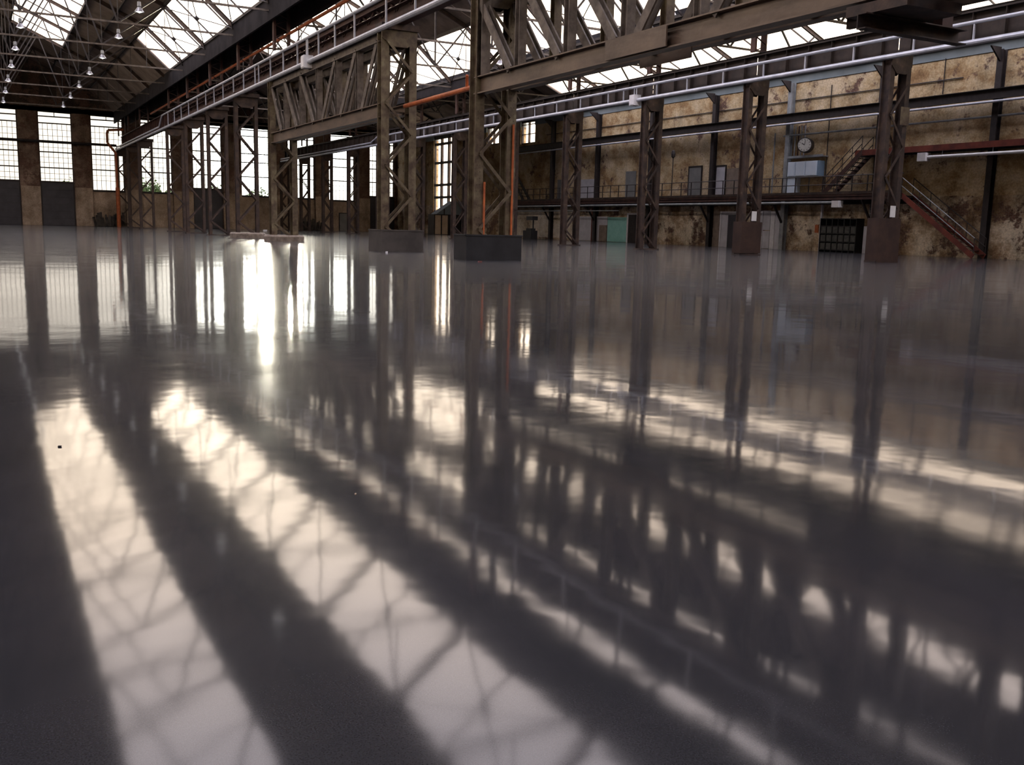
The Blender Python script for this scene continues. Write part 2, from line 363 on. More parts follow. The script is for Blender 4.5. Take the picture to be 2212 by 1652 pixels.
# grey doors under the raised windows
di = 0
for i, (x, z) in enumerate(WIN):
    if z < 4.2: continue
    di += 1; d = struct('door_%d' % di, loc=(x, DY, 0))
    for k in range(6):
        a, b = z/6*k+.01, z/6*(k+1)-.01
        part('door_panel', MB().box(x+.12, x+WW-.12, DY+.02, DY+.10, a, b), 'doorgrey', d)
    fr = MB().box(x, x+.12, DY-.05, DY+.15, 0, z).box(x+WW-.12, x+WW, DY-.05, DY+.15, 0, z).box(x, x+WW, DY+.101, DY+.16, 0, z)
    part('door_frame', fr, 'dark', d)
# small grey door in the wall under the tenth window
d = struct('door_6', loc=(39.6, DY, 0))
part('door_leaf', MB().box(39.3, 40.6, DY-.03, DY+.05, 0, 2.15), 'greydoor', d)
part('door_frame', MB().box(39.2, 39.3, DY-.06, DY+.05, 0, 2.25).box(40.6, 40.7, DY-.06, DY+.05, 0, 2.25).box(39.3, 40.6, DY-.06, DY+.05, 2.15, 2.25), 'dark', d)
# long horizontal pipe in front of the end windows and the orange standpipe
single('wall_pipe', MB().tube((XL+.2, DY-.7, 8.85), (13.7, DY-.7, 8.75), .14), 'dark', 'long dark horizontal pipe crossing in front of the left end windows', 'pipe')
single('standpipe', MB().path([(14.3, 115.2, 10.4), (12.75, 115.2, 10.25), (12.65, 115.2, 9.9), (12.65, 115.2, 8.9), (13.45, 115.2, 7.9), (13.5, 115.2, 0)], .13), 'orange', 'orange sprinkler standpipe rising to a bend beside the end wall', 'pipe')
part('pipe_sleeve', MB().tube((13.5, 115.2, 0), (13.5, 115.2, 4.2), .21), 'orange', bpy.data.objects['standpipe'])

# ------------------------------------------------------------------ right wall
wr = struct('wall_right')
HOLES = [(82.3, 85.1, 9.0, 11.1), (89.7, 92.4, 9.35, 11.1), (100.1, 105.9, 2.6, 11.1)]
ys = [YB]
for a, b, z0, z1 in HOLES: ys += [a, b]
ys.append(DY)
for i in range(0, len(ys), 2):
    part('wall_section', MB().box(XW, XW+.6, ys[i], ys[i+1], 3.3, 10.65), 'stucco', wr)
    part('wall_section', MB().box(XW-.02, XW+.6, ys[i], ys[i+1], 0, 3.3), 'stuccolow', wr)
    part('upper_board', MB().box(XW-.05, XW+.6, ys[i], ys[i+1], 10.65, 11.4), 'bluegrey', wr)
for a, b, z0, z1 in HOLES:
    if z0 > 3.3:
        part('wall_section', MB().box(XW, XW+.6, a, b, 3.3, z0), 'stucco', wr); part('wall_section', MB().box(XW-.02, XW+.6, a, b, 0, 3.3), 'stuccolow', wr)
    else: part('wall_section', MB().box(XW, XW+.6, a, b, 0, z0), 'stuccolow', wr)
    part('upper_board', MB().box(XW, XW+.6, a, b, z1, 11.4), 'darkwall', wr)
for a, b, z0, z1 in HOLES:
    wi += 1; o = struct('window_%d' % wi, loc=(XW, a, z0)); nb = 3 if b-a > 4 else 2
    fr = MB().box(XW+.1, XW+.3, a, a+.1, z0, z1).box(XW+.1, XW+.3, b-.1, b, z0, z1).box(XW+.1, XW+.3, a+.1, b-.1, z0, z0+.1).box(XW+.1, XW+.3, a+.1, b-.1, z1-.1, z1)
    part('frame', fr, 'dark', o)
    for k in range(1, nb):
        yy = a+(b-a)*k/nb; wd = .32 if nb == 3 else .05
        part('mullion', MB().box(XW+.05, XW+.3, yy-wd/2, yy+wd/2, z0+.1, z1-.1), 'rust', o)
    tz = (4.2, 5.6, 8.1, 10.2, 10.9) if nb == 3 else (z0+.9, z0+1.8)
    for q in tz: part('transom', MB().box(XW+.08, XW+.28, a+.1, b-.1, q-(.14 if nb == 3 else .03), q+(.14 if nb == 3 else .03)), 'dark', o)
    part('glass', MB().box(XW+.31, XW+.32, a+.05, b-.05, z0+.05, z1-.05), 'roofglass', o)

# other enclosing walls (outside the frame)
struct('wall_left', MB().box(XL-.6, XL, YB, DY, 0, 12.6), 'darkwall')
nw = struct('wall_near')
mb = MB(); mb.extr((0, YB-.6, 0), (0, YB, 0), [Vector((x, 0, z)) for x, z in [(XL, 0), (XW+.3, 0)]+prof[2:]])
part('gable', mb, 'darkwall', nw)

# ------------------------------------------------------------------ roof: ceiling sheets, purlins, skylights
ceil = struct('ceiling')
T = .12
def slab(p, q, y0, y1, t=T):
    """roof slab between cross-section points p, q (x, z), p lower"""
    (xa, za), (xb, zb) = p, q
    return MB().poly8([(xa, y0, za), (xb, y0, zb), (xb, y1, zb), (xa, y1, za), (xa, y0, za+t), (xb, y0, zb+t), (xb, y1, zb+t), (xa, y1, za+t)])
def lerp(p, q, t): return (p[0]+(q[0]-p[0])*t, p[1]+(q[1]-p[1])*t)
def sheets(p, q, y0, y1, nx, ny):
    """nx strips across, ny along; shares mesh data"""
    L = (y1-y0)/ny
    for i in range(nx):
        a, b = lerp(p, q, i/nx), lerp(p, q, (i+1)/nx); a2 = lerp(a, b, .008) if i else a; b2 = lerp(a, b, .992)
        me = slab(a2, b2, 0.02, L-.02).mesh('roof_sheet')
        for k in range(ny):
            place('roof_sheet', me, 'sheet', ceil, (0, y0+L*k, .012*((i+k) % 2)))
def purlin(p, y0, y1, s=.16):
    part('purlin', MB().box(p[0]-.05, p[0]+.05, y0, y1, p[1]-s-.02, p[1]-.02), 'dark', ceil)
MH = [(13.6, 12.34), (11.13, 14.57), (7.56, 16.18), (3.46, 18.02), (0, 19.58)]           # main hall half section
YE = 81.1
SK = []   # skylights: (p, q, y0, y1)
# main hall, both slopes
for s in (1, -1):
    H = [(s*x, z) for x, z in MH]
    SK.append((H[0], H[1], -8.3, YE)); SK.append((H[2], H[3], -8.3, 100.4))
    sheets(H[0], H[1], YE, DY, 1, 6)
    sheets(H[1], H[2], -0.3, DY, 2 if s > 0 else 1, 24 if s > 0 else 12)
    sheets(H[3], H[4], -.3, DY, 1, 12)
    sheets(H[2], H[3], 100.4, DY, 1, 3)
    part('roof_sheet', slab(H[0], H[4], YB, -8.3), 'sheet', ceil)
    part('roof_sheet', slab(H[1], H[2], -8.3, -.3), 'sheet', ceil); part('roof_sheet', slab(H[3], H[4], -8.3, -.3), 'sheet', ceil)
    for p in (H[1], lerp(H[1], H[2], .5), H[2], H[3], (0, 19.4)): purlin(p, -8, DY)
    if s > 0: purlin(lerp(H[0], H[1], .98), -8, YE)
# middle hall: X 14.9 .. 31.4
CM = 23.15
MM = [(8.15, 11.66), (5.5, 14.0), (3.3, 15.0), (0, 16.5)]
for s in (1, -1):
    H = [(CM+s*x, z) for x, z in MM]
    if s > 0: SK.append((H[0], H[1], -8.3, 81.1))
    SK.append((H[2], H[3], -8.3, 92))
    sheets(H[0], H[1], 81.1 if s > 0 else -8.3, DY, 1, 6 if s > 0 else 16)
    sheets(H[1], H[2], -.3, DY, 1, 12); sheets(H[2], H[3], 92, DY, 1, 3)
    part('roof_sheet', slab(H[0], H[3], YB, -8.3), 'sheet', ceil); part('roof_sheet', slab(H[1], H[2], -8.3, -.3), 'sheet', ceil)
    for p in (H[1], H[2]): purlin(p, -8, DY)
# side hall: X 32.8 .. 46.9
CS = 39.6
MS = [(6.95, 11.38), (2.6, 13.29), (0, 14.43)]
for s in (1, -1):
    H = [(CS+s*x, z) for x, z in MS]
    if s > 0: SK.append((H[0], H[1], -8.3, 73.5)); sheets(H[0], H[1], 73.5, DY, 1, 6)
    else: sheets(H[0], H[1], -8.3, DY, 1, 12)
    sheets(H[1], H[2], -8.3, DY, 1, 12)
    part('roof_sheet', slab(H[0], H[2], YB, -8.3), 'sheet', ceil)
    purlin(H[1], -8, DY)
# eave boards and valley gutters
for a, b, z0, z1, m in ((13.60, 13.72, 11.15, 12.45, 'eave'), (14.86, 15.0, 11.0, 12.05, 'eave'), (31.3, 31.45, 10.9, 11.95, 'eave'), (32.55, 32.65, 10.9, 11.95, 'eave'), (-13.72, -13.60, 11.05, 12.45, 'eave')):
    part('eave_board', MB().box(a, b, YB, DY, z0, z1), m, ceil)
for a, b, z in ((13.72, 14.95, 12.0), (31.45, 32.6, 11.9), (46.5, 47.4, 11.42), (XL-.5, -13.62, 12.3)):
    part('gutter', MB().box(a, b, YB, DY, z, z+.1), 'dark', ceil)
# skylights: one setting window per strip, a pane per half bay
for p, q, y0, y1 in SK:
    wi += 1; o = struct('window_%d' % wi, loc=(p[0], y0, p[1]))
    n = max(1, round((y1-y0)/4)); L = (y1-y0)/n
    me = slab((p[0], p[1]+.05), (q[0], q[1]+.05), 0.02, L-.02, .02).mesh('pane')
    for k in range(n):
        ob = place('pane', me, 'roofglass', o, (0, y0+k*L, 0)); ob.matrix_parent_inverse = Matrix.Translation(-Vector(o.location))
    for e_ in (p, q): part('curb', MB().box(e_[0]-.06, e_[0]+.06, y0, y1, e_[1]-.10, e_[1]+.04), 'dark', o)
    n2 = max(1, round((y1-y0)/8))
    g = MB().bar((p[0], 0, p[1]-.05), (q[0], 0, q[1]-.05), .05, .09).mesh('glazing_bar')
    for k in range(n+1):
        ob = place('glazing_bar', g, 'dark', o, (0, min(y0+k*L, y1), 0)); ob.matrix_parent_inverse = Matrix.Translation(-Vector(o.location))
# end infill of monitor (bright strip end)

# ------------------------------------------------------------------ roof trusses
def truss(name, H, cx, tieZ, xe, n, label, group, webs):
    Y = YN(n); t = thing(name, (cx, Y, tieZ), label, 'roof truss', group)
    return t
def make_truss(H, cx, tieZ, xe, webs, rods):
    out_ = []
    for s in (1, -1):
        pts = [(cx+s*x, 0, z-.16) for x, z in H]
        for a, b in zip(pts, pts[1:]):
            out_.append(('rafter', MB().isec(a, b, .24, .13, .025).mesh('rafter'), 'rust'))
    out_.append(('tie', MB().bar((cx-xe, 0, tieZ), (cx+xe, 0, tieZ), .12, .10).mesh('tie'), 'truss'))
    for a, b in webs:
        for s in (1, -1):
            out_.append(('strut', MB().bar((cx+s*a[0], 0, a[1]), (cx+s*b[0], 0, b[1]), .09, .09).mesh('strut'), 'dark'))
    for a, b in rods:
        for s in (1, -1):
            out_.append(('rod', MB().tube((cx+s*a[0], 0, a[1]), (cx+s*b[0], 0, b[1]), .025, 5).mesh('rod'), 'dark'))
    return out_
TZ = 11.65
mainT = make_truss(MH, 0, TZ, 13.85, [((7.35, TZ), (11.1, 14.4)), ((7.35, TZ), (5.5, 16.9)), ((2.5, TZ), (5.5, 16.9)), ((2.5, TZ), (0, 19.3))], [((11.13, TZ), (11.13, 14.4)), ((7.35, TZ), (7.35, 16.0)), ((2.5, TZ), (2.5, 18.2))])
midT = make_truss(MM, CM, 11.15, 8.2, [((3.3, 11.15), (5.5, 13.8)), ((3.3, 11.15), (3.3, 14.8)), ((3.3, 11.15), (0, 16.3))], [((5.5, 11.15), (5.5, 13.8))])
sideT = make_truss(MS, CS, 11.2, 6.95, [((2.4, 11.2), (4.0, 12.5)), ((2.4, 11.2), (0, 14.2))], [((4.3, 11.2), (4.3, 12.4))])
ES = ' from the end wall'
for parts_, nm, ns, cx, tz in ((mainT, 'left hall', range(-4, 11), 0, TZ), (midT, 'middle hall', range(-4, 11), CM, 11.15), (sideT, 'wall side aisle', range(-3, 11), CS, 11.2)):
    for n in ns:
        Y = YN(n); k = 10-n
        lb = 'dark steel roof truss over the %s, %s%s' % (nm, ORD[k] if k < 15 else 'last', ES)
        t = thing('roof_truss', (0, Y, 0), lb, 'roof truss', 'roof trusses of the ' + nm)
        for pn, me, m in parts_: place(pn, me, m, t, (0, 0, 0))
# cross bracing of the big left skylight and of the middle one
for (p, q, ya, yb, where) in ((MH[0], MH[1], -1, 7, 'left hall'), ((CM+8.15, 11.66), (CM+5.5, 14.0), -1, 6, 'middle hall')):
    for n in range(ya, yb):
        y0, y1 = YN(n), min(YN(n+1), YE) if n == 6 else YN(n+1)
        if n == 6: continue
        t = thing('wind_brace', (p[0], (y0+y1)/2, p[1]), 'thin crossed rods under the %s skylight, %s bay from its far end' % (where, ORD[5-n]), 'bracing', 'crossed rods under the skylights')
        for a, b in (((p[0], y0, p[1]-.3), (q[0], y1, q[1]-.3)), ((p[0], y1, p[1]-.35), (q[0], y0, q[1]-.35))):
            part('rod', MB().tube(a, b, .03, 5), 'dark', t)
        mid = ((p[0]+q[0])/2, (y0+y1)/2, (p[1]+q[1])/2-.33)
        part('ring', MB().tube((mid[0]-.05, mid[1], mid[2]-.05), (mid[0]+.05, mid[1], mid[2]+.05), .14, 8), 'dark', t)

# ------------------------------------------------------------------ lattice columns
def col_meshes(w, d, H, leg, z0=0.0, pitch=1.15, nplate=True):
    """w, d outer size in x and y; H top; two built-up legs with zigzag lacing"""
    P = []
    for s in (-1, 1):
        x = s*(w/2-leg/2)
        mb = MB().isec((x, 0, z0), (x, 0, H), d, leg, .03)
        P.append(('leg', mb.mesh('leg')))
    zs = [(1, z0+.1)]; z = z0+.95; s = -1
    while z < H-.2: zs.append((s, z)); z += pitch; s = -s
    for face in (-1, 1):
        y = face*(d/2+.012)
        sgn = 1
        for (s0, a), (s1, b) in zip(zs, zs[1:]):
            xa = sgn*s0*(w/2-leg*.55); xb = sgn*s1*(w/2-leg*.55)
            P.append(('lacing_bar', MB().angle((xa, y, a), (xb, y, b), .10, .02, (0, 1, 0)).mesh('lacing_bar')))
    P.append(('base_plate', MB().box(-w/2-.08, w/2+.08, -d/2-.08, d/2+.08, z0, z0+.06).mesh('base_plate')))
    g = MB()
    for f in (-1, 1): g.extr((0, f*(d/2+.005), 0), (0, f*(d/2+.03), 0), [Vector((-w/2, 0, H)), Vector((-w/2, 0, H-.45)), Vector((-w*.22, 0, H-.75)), Vector((w*.22, 0, H-.75)), Vector((w/2, 0, H-.45)), Vector((w/2, 0, H))])
    P.append(('gusset_plate', g.mesh('gusset_plate')))
    return P
def upper_post(w, d, z0, z1):
    P = []
    for s in (-1, 1): P.append(('post', MB().box(s*w/2-.06, s*w/2+.06, -d/2, d/2, z0, z1).mesh('post')))
    z = z0+.05; s = 1
    while z+.3 <= z1:
        P.append(('lacing_bar', MB().bar((-s*w/2, -d/2-.02, z), (s*w/2, -d/2-.02, z+.3), .03, .08, (0, 1, 0)).mesh('lacing_bar'))); z += .3; s = -s
    return P
colA = col_meshes(1.42, .46, 8.35, .30, 0, 1.15)
colA_hi = col_meshes(1.36, .34, 8.35, .20, .0, 1.3)
colB = col_meshes(1.15, .42, 8.08, .24, 0, 1.2)
upA = upper_post(.75, .3, 9.72, 11.95); upB = upper_post(.60, .3, 9.26, 11.3)
rowA = [0, 1, 3, 4, 5, 6, 7, 9, 10, 11]
descA = {0: 'olive painted lattice steel column standing in the near black steel box', 1: 'olive painted lattice steel column standing in the smaller brown grey box',
 3: 'lattice steel column standing on the nearer low round concrete plinth', 4: 'lattice steel column standing on the farther low round concrete plinth',
 5: 'dark rusty lattice column, first one beyond the round plinths', 6: 'dark rusty lattice column, second one beyond the round plinths', 7: 'dark rusty lattice column, third one beyond the round plinths',
 9: 'dark rusty lattice column in front of the fourth end window', 10: 'dark lattice column beside the orange standpipe, second from the end wall', 11: 'dark lattice column at the foot of the end wall beside the standpipe'}
for n in rowA:
    z0 = 0
    t = thing('lattice_column', (X2, YN(n), 0), descA[n], 'column', 'columns of the left row')
    m = 'olive' if n < 4 else 'rust'
    for pn, me in (colA if n < 4 else colA_hi): place(pn, me, m, t, (0, 0, 0))
    for pn, me in upA: place('upper_'+pn if pn == 'post' else pn, me, 'redrust', t, (0, 0, 0))
    part('bracket', MB().box(X2-.75, X2+.75, YN(n)-.35, YN(n)+.35, 8.2, 8.42), 'rust', t)
    if n == 0:
        part('conduit', MB().tube((X2-.38, YN(n)-.27, .1), (X2-.38, YN(n)-.27, 2.4), .035), 'orange', t, label='orange painted conduit')
        part('conduit', MB().tube((X2+.60, YN(n)-.27, .1), (X2+.60, YN(n)-.27, 4.2), .035), 'orange', t, label='orange painted conduit')
        rv = MB()
        for zz in range(40):
            for xx in (-.62, -.52, .52, .62): rv.box(X2+xx-.012, X2+xx+.012, YN(n)-.245, YN(n)-.228, .3+zz*.2, .324+zz*.2)
        part('rivets', rv, 'olive', t, kind='stuff')
# R2 boxes and plinths
def boxfoot(name, x0, x1, y0, y1, h, m, label):
    t = thing(name, ((x0+x1)/2, (y0+y1)/2, 0), label, 'column footing', 'column footings of the left row')
    part('side_plate', MB().box(x0, x1, y0, y0+.03, 0, h), m, t); part('side_plate', MB().box(x0, x1, y1-.03, y1, 0, h), m, t)
    part('side_plate', MB().box(x0, x0+.03, y0+.03, y1-.03, 0, h), m, t); part('side_plate', MB().box(x1-.03, x1, y0+.03, y1-.03, 0, h), m, t)
    part('concrete_fill', MB().box(x0+.03, x1-.03, y0+.03, y1-.03, 0, h-.04), 'concrete', t)
    part('rim', MB().box(x0-.02, x1+.02, y0-.02, y0+.06, h-.03, h+.02).box(x0-.02, x0+.06, y0, y1, h-.03, h+.02).box(x1-.06, x1+.02, y0, y1, h-.03, h+.02), m, t)
boxfoot('steel_box_footing', 13.12, 15.06, 27.1, 28.0, .77, 'plate', 'near-black steel box around the foot of the nearest column')
boxfoot('steel_box_footing', 13.38, 15.1, 35.0, 36.4, .81, 'plate2', 'brown grey steel box around the foot of the second column')
for n, lab in ((3, 'low round concrete plinth under the third column of the left row'), (4, 'low round concrete plinth under the fourth column, the farther of two')):
    mb = MB().lathe(X2, YN(n), [(1.04, 0), (1.06, .24), (.98, .32), (.01, .32)], 20)
    single('round_plinth', mb, 'concrete', lab, 'column footing', 'round plinths')
rowB = list(range(-1, 12))
descB = {-1: 'rusty lattice column of the right row, nearest to the camera'}
for n in rowB:
    lab = {0: 'rusty lattice column of the right row, wrapped in a tall rust plate beside the stair', 1: 'rusty lattice column with a white paper notice, next beyond the stair column'}.get(n, 'rusty lattice column of the right row, %s from the stair column' % ORD[n]) if n >= 0 else descB[-1]
    t = thing('lattice_column', (X1, YN(n), 0), lab, 'column', 'columns of the right row')
    for pn, me in colB: place(pn, me, 'rust', t, (0, 0, 0))
    for pn, me in upB: place('upper_'+pn if pn == 'post' else pn, me, 'redrust', t, (0, 0, 0))
    if n in (0, 1):
        pl = MB(); h = 1.75 if n == 0 else 1.55
        for (a, b, c, d_) in ((-.62, .62, -.30, -.27), (-.62, .62, .27, .30), (-.62, -.59, -.27, .27), (.59, .62, -.27, .27)): pl.box(X1+a, X1+b, YN(n)+c, YN(n)+d_, .0 if n == 0 else .08, h)
        part('wrap_plate', pl, 'rustplate', t, label='rust brown plate wrapped round the foot')
        part('notice', MB().box(X1-.05, X1+.25, YN(n)-.30, YN(n)-.285, h+.05, h+.5), 'paper', t, label='white paper notice')
    if n == 0: part('column_face', MB().box(X1+.10, X1+.60, YN(n)-.275, YN(n)-.262, 5.4, 6.1), 'olive', t, label='olive painted gusset')

# ------------------------------------------------------------------ crane girders with conduits
def girder(X, z0, z1, label, mat_, ya, yb, yl=None):
    t = thing('crane_girder', (X, (ya+yb)/2, z0), label, 'girder')
    part('rail', MB().isec((X, ya, z1+.07), (X, yb, z1+.07), .14, .1, .03), 'dark', t)
    if yl:   # lattice girder up to yl
        for z, hh in ((z0+.29, .66), (z1-.16, .32)): part('chord', MB().isec((X, ya, z), (X, yl, z), hh, .40, .03), mat_, t)
        dg = [MB().bar((X, .1, z0+.5), (X, .8, z1-.2), .10, .10).mesh('diagonal'), MB().bar((X, .8, z1-.2), (X, 1.5, z0+.5), .10, .10).mesh('diagonal')]; y = ya
        while y < yl-1:
            for d_ in dg:
                ob = place('diagonal', d_, mat_, t, (0, y, 0)); ob.matrix_parent_inverse = Matrix.Translation(-Vector(t.location))
            y += 1.5
        ya = yl
    web = MB().isec((X, .03, (z0+z1)/2), (X, 7.97, (z0+z1)/2), z1-z0, .42, .035)
    me = web.mesh('girder_segment')
    st = MB().box(X-.19, X+.19, -.01, .01, z0+.03, z1-.03).mesh('stiffener')
    n = int((yb-ya)//8)
    for k in range(n):
        ob = place('girder_segment', me, mat_, t, (0, ya+8*k, 0)); ob.matrix_parent_inverse = Matrix.Translation(-Vector(t.location))
        for j in range(6):
            ob = place('stiffener', st, mat_, t, (0, ya+8*k+.7+1.32*j, 0)); ob.matrix_parent_inverse = Matrix.Translation(-Vector(t.location))
    return t
girder(X2, 8.45, 9.62, 'long rust brown crane girder on the left column row', 'redrust', YN(-5), YN(11), YN(7))
girder(X1, 8.12, 9.12, 'long rust brown crane girder on the right column row', 'girder', YN(-5), YN(11))
def conduits(X, zl, zu, ystep, yend, ynear, boxy, hang, who, grpn):
    lo = single('lower_conduit', MB().tube((X, ynear, zl), (X, boxy-.2, zl), .10).tube((X, boxy+.2, zl), (X, yend, zl), .10), 'galv', 'thick lower grey conduit along the %s crane girder' % who, 'conduit')
    up = single('upper_conduit', MB().path([(X, ynear, zu), (X, ystep, zu), (X, ystep+1.6, zl+.28), (X, yend, zl+.26)], .07), 'galv', 'thinner upper grey conduit along the %s crane girder, stepping down far away' % who, 'conduit')
    hm = MB().bar((X, 0, zl+.05), (X, 0, zu), .06, .06).mesh('hanger'); k = 0
    for y in hang:
        ob = place('hanger', hm, 'galv', up, (0, y, 0))
    b = thing('junction_box', (X, boxy, zl), 'white junction box on the lower conduit of the %s crane girder' % who, 'junction box')
    part('housing', MB().box(X-.22, X+.2, boxy-.24, boxy+.24, zl-.28, zl+.28), 'white', b)
    part('cover', MB().box(X-.25, X-.22, boxy-.20, boxy+.20, zl-.24, zl+.24), 'white', b)
    part('riser', MB().tube((X, boxy-.1, zl+.28), (X, boxy-.1, zu), .03), 'galv', b); part('riser', MB().tube((X, boxy+.1, zl+.28), (X, boxy+.1, zu), .03), 'galv', b)
conduits(13.55, 8.22, 9.28, 85, 115.2, -6, 44.9, [32.3-2.7*i for i in range(8)]+[35.05, 38.5, 40.95, 43.2, 46.45, 48.9, 51.3, 53.7, 54.5, 57.1, 59.6, 62.4, 65, 67.6, 70.4, 73.6, 76.5, 79.4, 82.2], 'left', 'a')
conduits(31.45, 7.93, 8.62, 83.4, 115.0, -6, 44.4, [23.9-2.65*i for i in range(6)]+[26.46, 29.37, 32.02, 34.56, 37.3, 40, 42.5, 45.5, 47, 49.9, 52.6, 55.3, 58.2, 61, 64, 67, 70, 73, 76, 79, 82], 'right', 'b')

# ------------------------------------------------------------------ transfer trusses carrying the girder over removed columns
def transfer(ya, yb, label, posts, diags, name='transfer_truss'):
    t = thing(name, (X2, (ya+yb)/2, 5), label, 'truss', 'transfer trusses of the left row')
    for X, zc, hc in ((13.72, 5.29, .52), (14.86, 5.43, .40)):
        part('lower_chord', MB().isec((X, ya, zc), (X, yb, zc), hc, .30, .035), 'chord', t)
        part('upper_chord', MB().isec((X, ya, 8.0), (X, yb, 8.0), .42, .30, .035), 'truss', t)
        for y in posts: part('post', MB().isec((X, y, 5.54), (X, y, 7.8), .26, .24, .03), 'olive' if X > 14 else 'truss', t)
        for (a, b) in diags:
            for dx in (-.09, .09): part('diagonal', MB().bar((X+dx, a, 7.85), (X+dx, b, 5.5), .05, .26, (0, 0, 1)), 'truss', t)
    y = ya+.4
    while y < yb:
        part('cross_tie', MB().bar((13.72, y, 5.3), (14.86, y, 5.3), .22, .05), 'chord', t); y += 2.6
    return t
transfer(YN(1)+.1, YN(3)-.1, 'riveted transfer truss between the second column and the round plinths', [38.4, 41, 43.7, 46.3, 49], [(51.4, 49.7), (49, 47), (46.3, 44.3), (36.2, 37.9), (38.6, 40.5), (41.2, 43)])
tt = transfer(4.0, YN(0)-.0, 'big riveted transfer truss rising from the nearest column to the upper right', [25.05, 22.4, 19.8, 17.1, 14.4, 11.7, 9], [(27.6, 25.5), (24.9, 22.8), (22.3, 20.2), (12, 13.9), (14.7, 16.6), (17.3, 19.3)])
part('splice_plate', MB().box(14.68, 14.72, 18.6, 20.6, 5.02, 5.5), 'chord', tt); part('splice_plate', MB().box(13.5, 13.54, 18.0, 20.4, 5.06, 5.5), 'chord', tt)
for y in (27.6,): part('end_post', MB().isec((13.72, y-.25, 5.56), (13.72, y-.25, 8), .3, .3, .03), 'truss', tt)
# orange fire pipe between the first two columns
fp = single('fire_pipe', MB().path([(14.5, 35.5, 5.48), (14.5, 28.1, 5.55)], .085).path([(14.5, 30.1, 5.5), (14.4, 29.9, 5.95)], .05), 'orange', 'orange fire pipe with a short branch between the two nearest columns', 'pipe')
single('sprinkler_pipe', MB().tube((14.62, 32, 10.6), (14.62, 98, 10.6), .08), 'orange', 'orange sprinkler pipe above the left crane girder', 'pipe')
# bracket near the camera end of the big truss
br = thing('cantilever_bracket', (14.8, 12.6, 4.5), 'dark steel channel bracket hanging under the near end of the big truss', 'bracket')
part('channel', MB().csec((13.4, 12.5, 4.66), (16.0, 12.5, 4.66), .26, .2, .02), 'rust', br)
part('stub_post', MB().box(15.5, 15.78, 12.45, 12.65, 4.79, 5.75), 'redrust', br)
part('hanger_plate', MB().box(13.55, 14.9, 11.6, 12.9, 4.80, 4.98), 'rust', br)
part('hanger_web', MB().box(14.95, 15.05, 7.0, 14.2, 4.98, 5.9), 'rust', br)

# ------------------------------------------------------------------ right wall fittings
for i, y in enumerate([26.1, 33.67, 41.1, 48.5, 55.95, 63.4, 71, 78.5, 86.2, 94, 108.5]):
    t = thing('wall_column', (XW-.2, y, 0), 'dark steel column standing against the plastered wall, %s from the near end' % ORD[i], 'column', 'steel columns against the plastered wall')
    part('shaft', MB().isec((XW-.22, y, 0), (XW-.22, y, 10.65), .34, .34, .03, (1, 0, 0)), 'dark' if i not in (3,) else 'greypipe', t)
    part('bracket', MB().extr((0, y-.05, 0), (0, y+.05, 0), [Vector((XW-.4, 0, 10.75)), Vector((XW-1.2, 0, 10.75)), Vector((XW-.4, 0, 10.05))]), 'dark', t)
t = thing('wall_beam', (XW-.3, 60, 8.2), 'long dark horizontal beam fixed across the plastered wall', 'beam')
part('web', MB().isec((XW-.58, 5, 8.42), (XW-.58, 86, 8.42), .52, .26, .03), 'dark', t)
single('beam_pipe', MB().tube((XW-.72, 5, 8.02), (XW-.72, 86, 8.02), .065), 'galv', 'pale pipe running just under the dark wall beam', 'pipe')
single('wall_pipe', MB().tube((XW-.3, 10, 7.33), (XW-.3, 48.9, 7.33), .06), 'greypipe', 'grey pipe on the plastered wall below the beam, right of the clock', 'pipe')
single('wall_cable', MB().tube((XW-.05, 36, 9.55), (XW-.05, 80, 9.55), .03, 6), 'dark', 'thin dark cable line high on the plastered wall', 'cable')
for i, (y, z0, z1) in enumerate(((45.3, 3.6, 10.2), (37.2, 8.8, 10.7), (52.6, 9.0, 10.4), (29.5, 3.6, 8.0), (31, 5.6, 7.3))):
    single('wall_conduit', MB().tube((XW-.05, y, z0), (XW-.05, y, z1), .03, 6), 'dark', 'thin dark vertical conduit on the plastered wall, %s from the far end' % ORD[[1, 2, 0, 4, 3][i]], 'conduit', 'thin conduits on the plastered wall')

# gallery
g = thing('gallery', (XW-.8, 62, 3.3), 'steel walkway gallery with dark railing along the plastered wall', 'gallery')
GX = 45.5
n = 0
y = 38.2
dm = MB().box(GX, XW-.03, .01, 2.35, 3.26, 3.33).mesh('deck_plate')
while y < 86: 
    ob = place('deck_plate', dm, 'dark', g, (0, y, 0)); ob.matrix_parent_inverse = Matrix.Translation(-Vector(g.location)); y += 2.4
part('edge_beam', MB().csec((GX, 38.2, 3.30), (GX, 86.6, 3.30), .34, .12, .02), 'redrust', g)
part('kick_board', MB().box(GX-.02, GX, 38.2, 86.6, 3.47, 3.62), 'rust', g)
pm = MB().box(GX-.025, GX+.025, -.025, .025, 3.47, 4.56).mesh('rail_post')
y = 38.4
while y < 86.6:
    ob = place('rail_post', pm, 'dark', g, (0, y, 0)); ob.matrix_parent_inverse = Matrix.Translation(-Vector(g.location)); y += 1.15
for z in (4.55, 4.05): part('handrail', MB().tube((GX, 38.2, z), (GX, 86.6, z), .028, 6), 'dark', g)
for y in (41.1, 48.5, 55.95, 63.4, 71, 78.5, 86.2):
    part('brace', MB().bar((GX+.08, y, 3.15), (XW-.4, y, 1.75), .10, .12), 'dark', g)
part('under_beam', MB().isec((XW-.35, 38.2, 3.05), (XW-.35, 86.6, 3.05), .3, .2, .02), 'dark', g)
single('gallery_pipe', MB().tube((GX+.02, 43.0, 2.98), (GX+.02, 86.4, 2.98), .075), 'greypipe', 'pale pipe running under the edge of the gallery', 'pipe')
